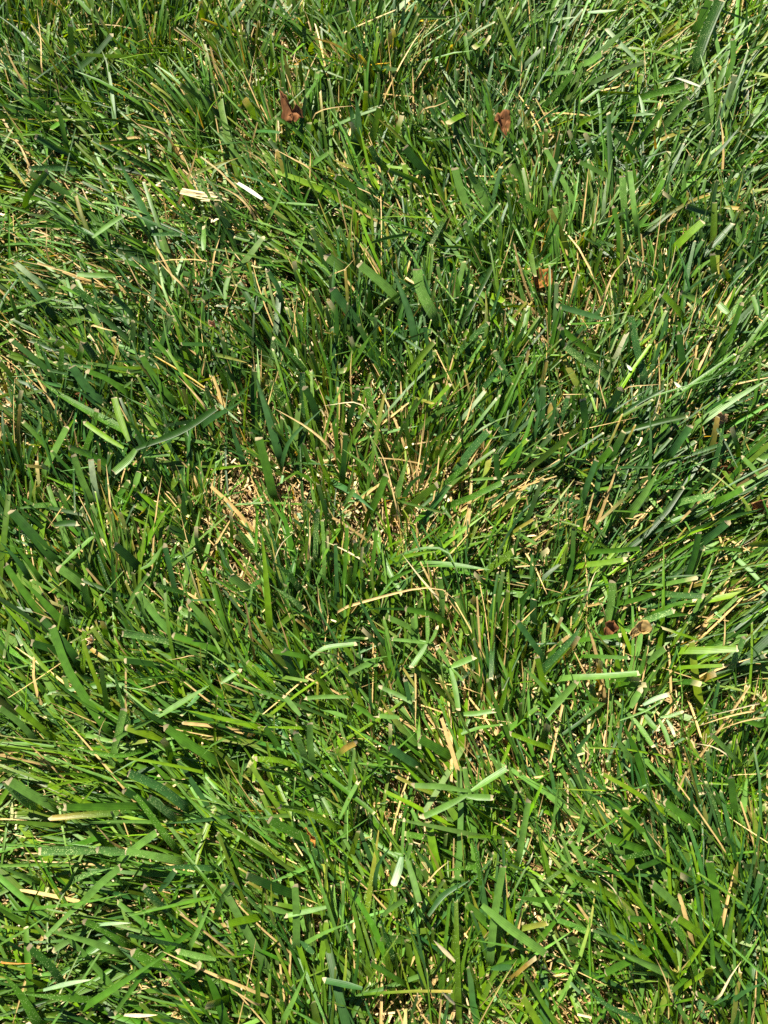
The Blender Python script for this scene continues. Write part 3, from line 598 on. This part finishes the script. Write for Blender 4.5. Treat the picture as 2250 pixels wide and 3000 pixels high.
def build_blade(name, arr, mat, colour, cut, parent=None, fold=.3, **props):
    """a strip; with a cut end it is a thing of two parts (blade, cut_tip), or a leaf with a cut_tip when it has a parent"""
    P, S, HW, tint, length, hw = arr
    spk = .6 if colour == 'q' else (.4 if random.random() < .25 else .08)
    if colour in 'scox': spk = 0
    j = [random.gauss(0, .0004) for _ in range(3)]
    if parent is None:
        base = P[0].copy()
        P = P - base
        if cut:
            top = holder(name, base, props)
            o = link('blade', one_strip('blade', P, S, HW, tint, fold, spk, j), mat, top)
            up = top
        else:
            top = up = link(name, one_strip(name, P, S, HW, tint, fold, spk, j), mat, **props)
            top.location = base
    else:
        top = up = link(name, one_strip(name, P, S, HW, tint, fold, spk, j), mat, parent, **props)
    if cut:                                       # the frayed tan end the mower left
        T = unit(P[-1] - P[-2])
        k = random.uniform(.0008, .0026)
        TP = np.stack([P[-1] - T * .0003, P[-1] + T * k * .5, P[-1] + T * k])
        tt = np.repeat((TAN * random.uniform(.6, 1.15))[None], 3, 0)
        tt[0] = tt[0] * .6 + tint[-1] * .4
        link('cut_tip', one_strip('cut_tip', TP, np.repeat(S[-1:], 3, 0), HW[-1] * np.array([1.02, .98, random.uniform(.6, .95)]), tt, fold, 0, [random.gauss(0, .0010) for _ in range(3)]), M_STRAW, up)
    return top
items = []
for line in TRACED.strip().splitlines():
    if line[0] == '@':
        ox, oy, sc = [float(v) for v in line[1:].split()]
        continue
    for it in line.split('|'):
        a = it.split()
        pts = [tuple(float(v) for v in q.split(',')) for q in a[:-3]]
        pts = [(ox + x / sc, oy + y / sc) for x, y in pts]
        w, c, tip = float(a[-3]) / sc, a[-2], a[-1]
        ln = sum(math.dist(p, q) for p, q in zip(pts, pts[1:]))
        items.append((ln * w, pts, w, c, 'c' in tip, 'C' in tip))
blades = sorted([i for i in items if not i[5] and i[3] not in 'sco'], key=lambda i: -i[0])
big = set(id(i) for i in blades[:290])
EXTRA = []                                        # the smaller traced blades join the mass of the lawn
for i in items:
    area, pts, w, c, cut, loose = i
    mx, my = np.mean(pts, 0)
    dry = c in 'sco'
    if not dry and not loose and id(i) not in big:
        EXTRA.append((pts, w, c, cut)); continue
    ln = sum(math.dist(p, q) for p, q in zip(pts, pts[1:]))
    bend = math.dist(np.mean([pts[0], pts[-1]], 0), pts[len(pts) // 2]) / max(ln, 1)
    size = ('long ' if ln > 210 else 'short ' if ln < 75 else '') + ('very broad ' if w > 26 else 'broad ' if w > 20 else 'thin ' if w < 9 else 'narrow ' if w < 14 else '')
    shape = 'arched ' if bend > .16 and len(pts) > 2 else 'curved ' if bend > .07 and len(pts) > 2 else ''
    if dry:
        arr = blade_arrays(pts, w, c, False, .046, .058, not loose, 12, random.gauss(0, .2))
        o = build_blade('dry_straw', arr, M_STRAW, c, False, fold=.6, category='straw', group='dry straw stems among the grass')
        o['label'] = (size + shape + CWORD[c] + ' dry straw stem' + landmark(mx, my)).strip(); o['px'] = (mx, my)
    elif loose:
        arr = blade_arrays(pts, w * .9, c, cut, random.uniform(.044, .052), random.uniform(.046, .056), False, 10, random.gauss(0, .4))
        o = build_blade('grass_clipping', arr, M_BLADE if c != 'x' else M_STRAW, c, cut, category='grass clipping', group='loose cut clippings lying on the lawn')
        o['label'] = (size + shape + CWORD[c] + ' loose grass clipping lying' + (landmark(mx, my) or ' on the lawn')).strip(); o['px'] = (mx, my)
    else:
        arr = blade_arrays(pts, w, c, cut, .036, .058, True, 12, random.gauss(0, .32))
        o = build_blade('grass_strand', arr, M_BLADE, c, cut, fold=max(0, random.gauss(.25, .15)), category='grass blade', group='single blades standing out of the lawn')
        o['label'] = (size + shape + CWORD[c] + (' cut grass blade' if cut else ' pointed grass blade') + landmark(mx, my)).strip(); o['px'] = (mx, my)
# look-alikes that would share a label: name the two landmarks they lie between
shared = {}
for o in COL.objects:
    if o.get('label') and o.get('px'): shared.setdefault(o['label'], []).append(o)
for lab, os_ in shared.items():
    if len(os_) < 2: continue
    for o in os_:
        x, y = o['px']
        near = sorted(((x - a) ** 2 + (y - b) ** 2, t) for a, b, t in LANDMARKS)
        head = lab.split(' touching ')[0].split(' beside ')[0].split(' near ')[0].split(' lying')[0]
        new = head + ' between ' + near[0][1] + ' and ' + near[1][1]
        if len(new.split()) <= 16: o['label'] = new
for o in COL.objects:
    if o.get('px'): del o['px']
# shoots with several leaves from one node
for lab, (ox, oy, sc), node, leaves in SHOOTS:
    npx = (ox + node[0] / sc, oy + node[1] / sc)
    p, _ = at(np.array([npx[0]]), np.array([npx[1]]), np.array([.05]))
    e = bpy.data.objects.new('grass_shoot', None)
    COL.objects.link(e)
    e.empty_display_size = .01
    e['label'] = lab; e['category'] = 'grass shoot'; e['group'] = 'grass shoots and leafy clippings'
    for lf in leaves:
        pts = [(ox + a / sc, oy + b / sc) for a, b in lf[:3]]
        arr = blade_arrays(pts, lf[3] / sc, lf[4], True, .055, .059, False, 9, random.gauss(0, .2))
        build_blade('leaf', arr, M_BLADE, lf[4], True, e)
    st = np.array([p[0] + [0, -.004, -.045], p[0] + [.001, -.002, -.02], p[0] + [0, 0, .002]])
    if 'four-leaved' not in lab: st = np.array([p[0] + [-.006, .002, 0], p[0] + [0, 0, .002], p[0] + [.006, -.003, 0]])
    P, _ = spline(st, 7)
    link('stem', one_strip('stem', P, np.repeat(np.array([[1., .3, 0]]), 7, 0), np.full(7, .0013), np.repeat(np.array([GREENS['p']]), 7, 0), .8, 0, [0, 0, 0]), M_BLADE, e)
# dead leaves: crumpled sheets with an outline of their own
DEAD = [
 ('dead_leaf', 'ragged reddish-brown dead leaf standing on edge in the grass', 750, 0, 2.212, 'r', .040, .060, [(152, 585), (200, 640), (235, 710), (262, 700), (292, 715), (312, 765), (270, 800), (240, 790), (215, 812), (165, 790)]),
 ('dead_leaf', 'narrow curled brown dead leaf in a dark gap between the blades', 750, 0, 2.212, 'r', .040, .056, [(1555, 760), (1600, 722), (1645, 725), (1652, 800), (1640, 870), (1628, 940), (1600, 890), (1568, 830)]),
 ('dead_leaf', 'half-buried orange-brown dead leaf under green blades', 1500, 750, 2.212, 'u', .028, .036, [(125, 110), (200, 92), (262, 108), (258, 200), (200, 218), (118, 208)]),
 ('dead_leaf', 'pinkish tan dead leaf lying on straw', 1500, 750, 2.212, 't', .030, .042, [(1285, 1050), (1340, 1028), (1392, 1036), (1388, 1085), (1330, 1112), (1292, 1104)]),
 ('dead_leaf', 'reddish dead leaf scrap below the pinkish tan leaf', 1500, 750, 2.212, 'r', .026, .036, [(1332, 1380), (1400, 1362), (1448, 1390), (1420, 1432), (1350, 1442)]),
 ('dead_leaf', 'dark red-brown leaf scrap on straw by a speckled blade', 1500, 750, 2.212, 'r', .028, .038, [(1540, 1610), (1600, 1596), (1659, 1630), (1660, 1662), (1600, 1668), (1538, 1660)]),
 ('dead_leaf', 'glossy dark brown dead leaf beside the crumpled tan leaf', 1500, 1500, 2.212, 'r', .034, .046, [(600, 720), (660, 702), (688, 760), (652, 792), (620, 836), (596, 790)]),
 ('dead_leaf', 'crumpled tan dead leaf caught on top of the green blades', 1500, 1500, 2.212, 'h', .052, .062, [(750, 795), (812, 715), (850, 702), (908, 745), (892, 792), (830, 792), (768, 834)]),
 ('dead_leaf', 'small orange pointed leaf standing in bright grass', 750, 2250, 1.269, 'o', .048, .060, [(184, 220), (202, 240), (224, 266), (222, 298), (203, 272), (190, 245)]),
 ('dead_leaf', 'brown leaf scrap behind the long broad blade and the four-leaved shoot', 0, 750, 2.212, 'r', .030, .042, [(492, 905), (540, 896), (592, 955), (602, 992), (540, 962)]),
 ('dead_leaf', 'tiny tan leaf scrap on combed-flat grass', 0, 750, 2.212, 't', .050, .054, [(1355, 428), (1392, 422), (1400, 462), (1370, 478)]),
 ('dead_leaf', 'small cream leaf scrap beside the orange-tipped speckled blade', 0, 1500, 2.212, 'c', .054, .060, [(562, 832), (600, 806), (624, 828), (592, 864)]),
]
GREENS['u'] = (.30, .13, .03); GREENS['r'] = (.20, .085, .03); GREENS['o'] = (.38, .17, .03); GREENS['t'] = (.42, .27, .14); GREENS['h'] = (.36, .25, .09)
for name, lab, ox, oy, sc, c, zl, zh, poly in DEAD:
    q = np.array([(ox + a / sc, oy + b / sc) for a, b in poly])
    # denser, ragged outline
    qq = []
    for a, b in zip(q, np.roll(q, -1, 0)):
        for t in (0, .33, .66):
            qq.append(a + (b - a) * t + (np.array([random.gauss(0, 2.2), random.gauss(0, 2.2)]) if t else 0))
    q = np.array(qq); k = len(q)
    c0 = q.mean(0)
    rings = [1, .8, .58, .34]
    pts = np.concatenate([c0 + (q - c0) * r for r in rings] + [c0[None]])
    fy = (q[:, 1].max() - pts[:, 1]) / np.ptp(q[:, 1])
    zz = zl + (zh - zl) * fy
    P, _ = at(pts[:, 0], pts[:, 1], zz)
    P[:, 2] += .0022 * np.sin(P[:, 0] * 700 + 3 * fy) + .0014 * np.sin(P[:, 1] * 900 + P[:, 0] * 500) + np.concatenate([np.full(k, r) for r in rings] + [[0]]) ** 2 * .003
    n = len(P)
    F = []
    for r in range(3):
        for i in range(k):
            j = (i + 1) % k
            F.append((r * k + i, r * k + j, (r + 1) * k + j, (r + 1) * k + i))
    F += [(3 * k + i, 3 * k + (i + 1) % k, n - 1) for i in range(k)]
    me = bpy.data.meshes.new(name)
    base = P[-1].copy(); P = P - base
    me.from_pydata([tuple(v) for v in P], [], F)
    me.polygons.foreach_set('use_smooth', np.ones(len(F), bool))
    col = np.ones((n, 4), np.float32)
    col[:, :3] = np.array(GREENS[c]) * np.exp(np.random.default_rng(n).normal(0, .22, (n, 1)))
    a = me.attributes.new('tint', 'FLOAT_COLOR', 'POINT'); a.data.foreach_set('color', col.reshape(-1))
    e = holder(name, base, dict(label=lab, category='dead leaf', group='fallen brown leaves in the lawn'))
    o = link('leaf_sheet', me, M_LEAF, e)
    so = o.modifiers.new('thickness', 'SOLIDIFY'); so.thickness = .0003
    i0, i1 = int(np.argmin(q[:, 1])), int(np.argmax(q[:, 1]))
    mid = np.stack([P[i0], P[2 * k + i0], P[n - 1], P[2 * k + i1], P[i1]]) + [0, 0, .0006]
    R, _ = spline(mid, 8)
    link('midrib', one_strip('midrib', R, np.repeat(np.array([[1., .1, 0]]), 8, 0), np.full(8, .0004), np.repeat(np.array([GREENS[c]]) * .75, 8, 0), -.8, 0, [0, 0, 0]), M_LEAF, e)
# the cream husk: a bundle of flat dry shreds
e = bpy.data.objects.new('dry_husk', None)
COL.objects.link(e)
e['label'] = 'shredded cream dry husk lying beside the thick white stub'; e['category'] = 'husk'
for pts, w in [([(1170, 1235), (1290, 1262), (1420, 1275)], 30), ([(1180, 1222), (1300, 1245), (1440, 1270)], 22), ([(1200, 1262), (1330, 1290), (1470, 1300)], 24),
               ([(1230, 1248), (1360, 1268), (1480, 1290)], 18), ([(1300, 1300), (1380, 1306), (1430, 1340)], 14), ([(1165, 1248), (1240, 1256), (1320, 1262)], 26), ([(1330, 1240), (1400, 1250), (1450, 1262)], 14)]:
    arr = blade_arrays([(a / 2.212, b / 2.212) for a, b in pts], w / 2.212, 'c', False, random.uniform(.042, .05), random.uniform(.044, .052), False, 8, random.gauss(0, .4))
    build_blade('shred', arr, M_STRAW, 'c', False, e, fold=.4)
# ------------------------------------------------------------------ the lawn itself: the mass of blades and the smaller traced ones in one object
NG = 3600
G = make_grass(NG)
ex = [blade_arrays(p, w, c, cut, .034, .056, True, 7, random.gauss(0, .3)) + (cut,) for p, w, c, cut in EXTRA]
for e in ex:
    if e[6]: e[3][-1] = TAN
ne = len(ex)
more = [np.stack([e[0] for e in ex]), np.stack([e[1] for e in ex]), np.stack([e[2] for e in ex]), np.full((ne, 1), .25), np.stack([e[3] for e in ex]),
        np.full(ne, .2), rng.normal(0, .0008, (ne, 3)), np.repeat(np.linspace(0, .08, 7)[None], ne, 0)]
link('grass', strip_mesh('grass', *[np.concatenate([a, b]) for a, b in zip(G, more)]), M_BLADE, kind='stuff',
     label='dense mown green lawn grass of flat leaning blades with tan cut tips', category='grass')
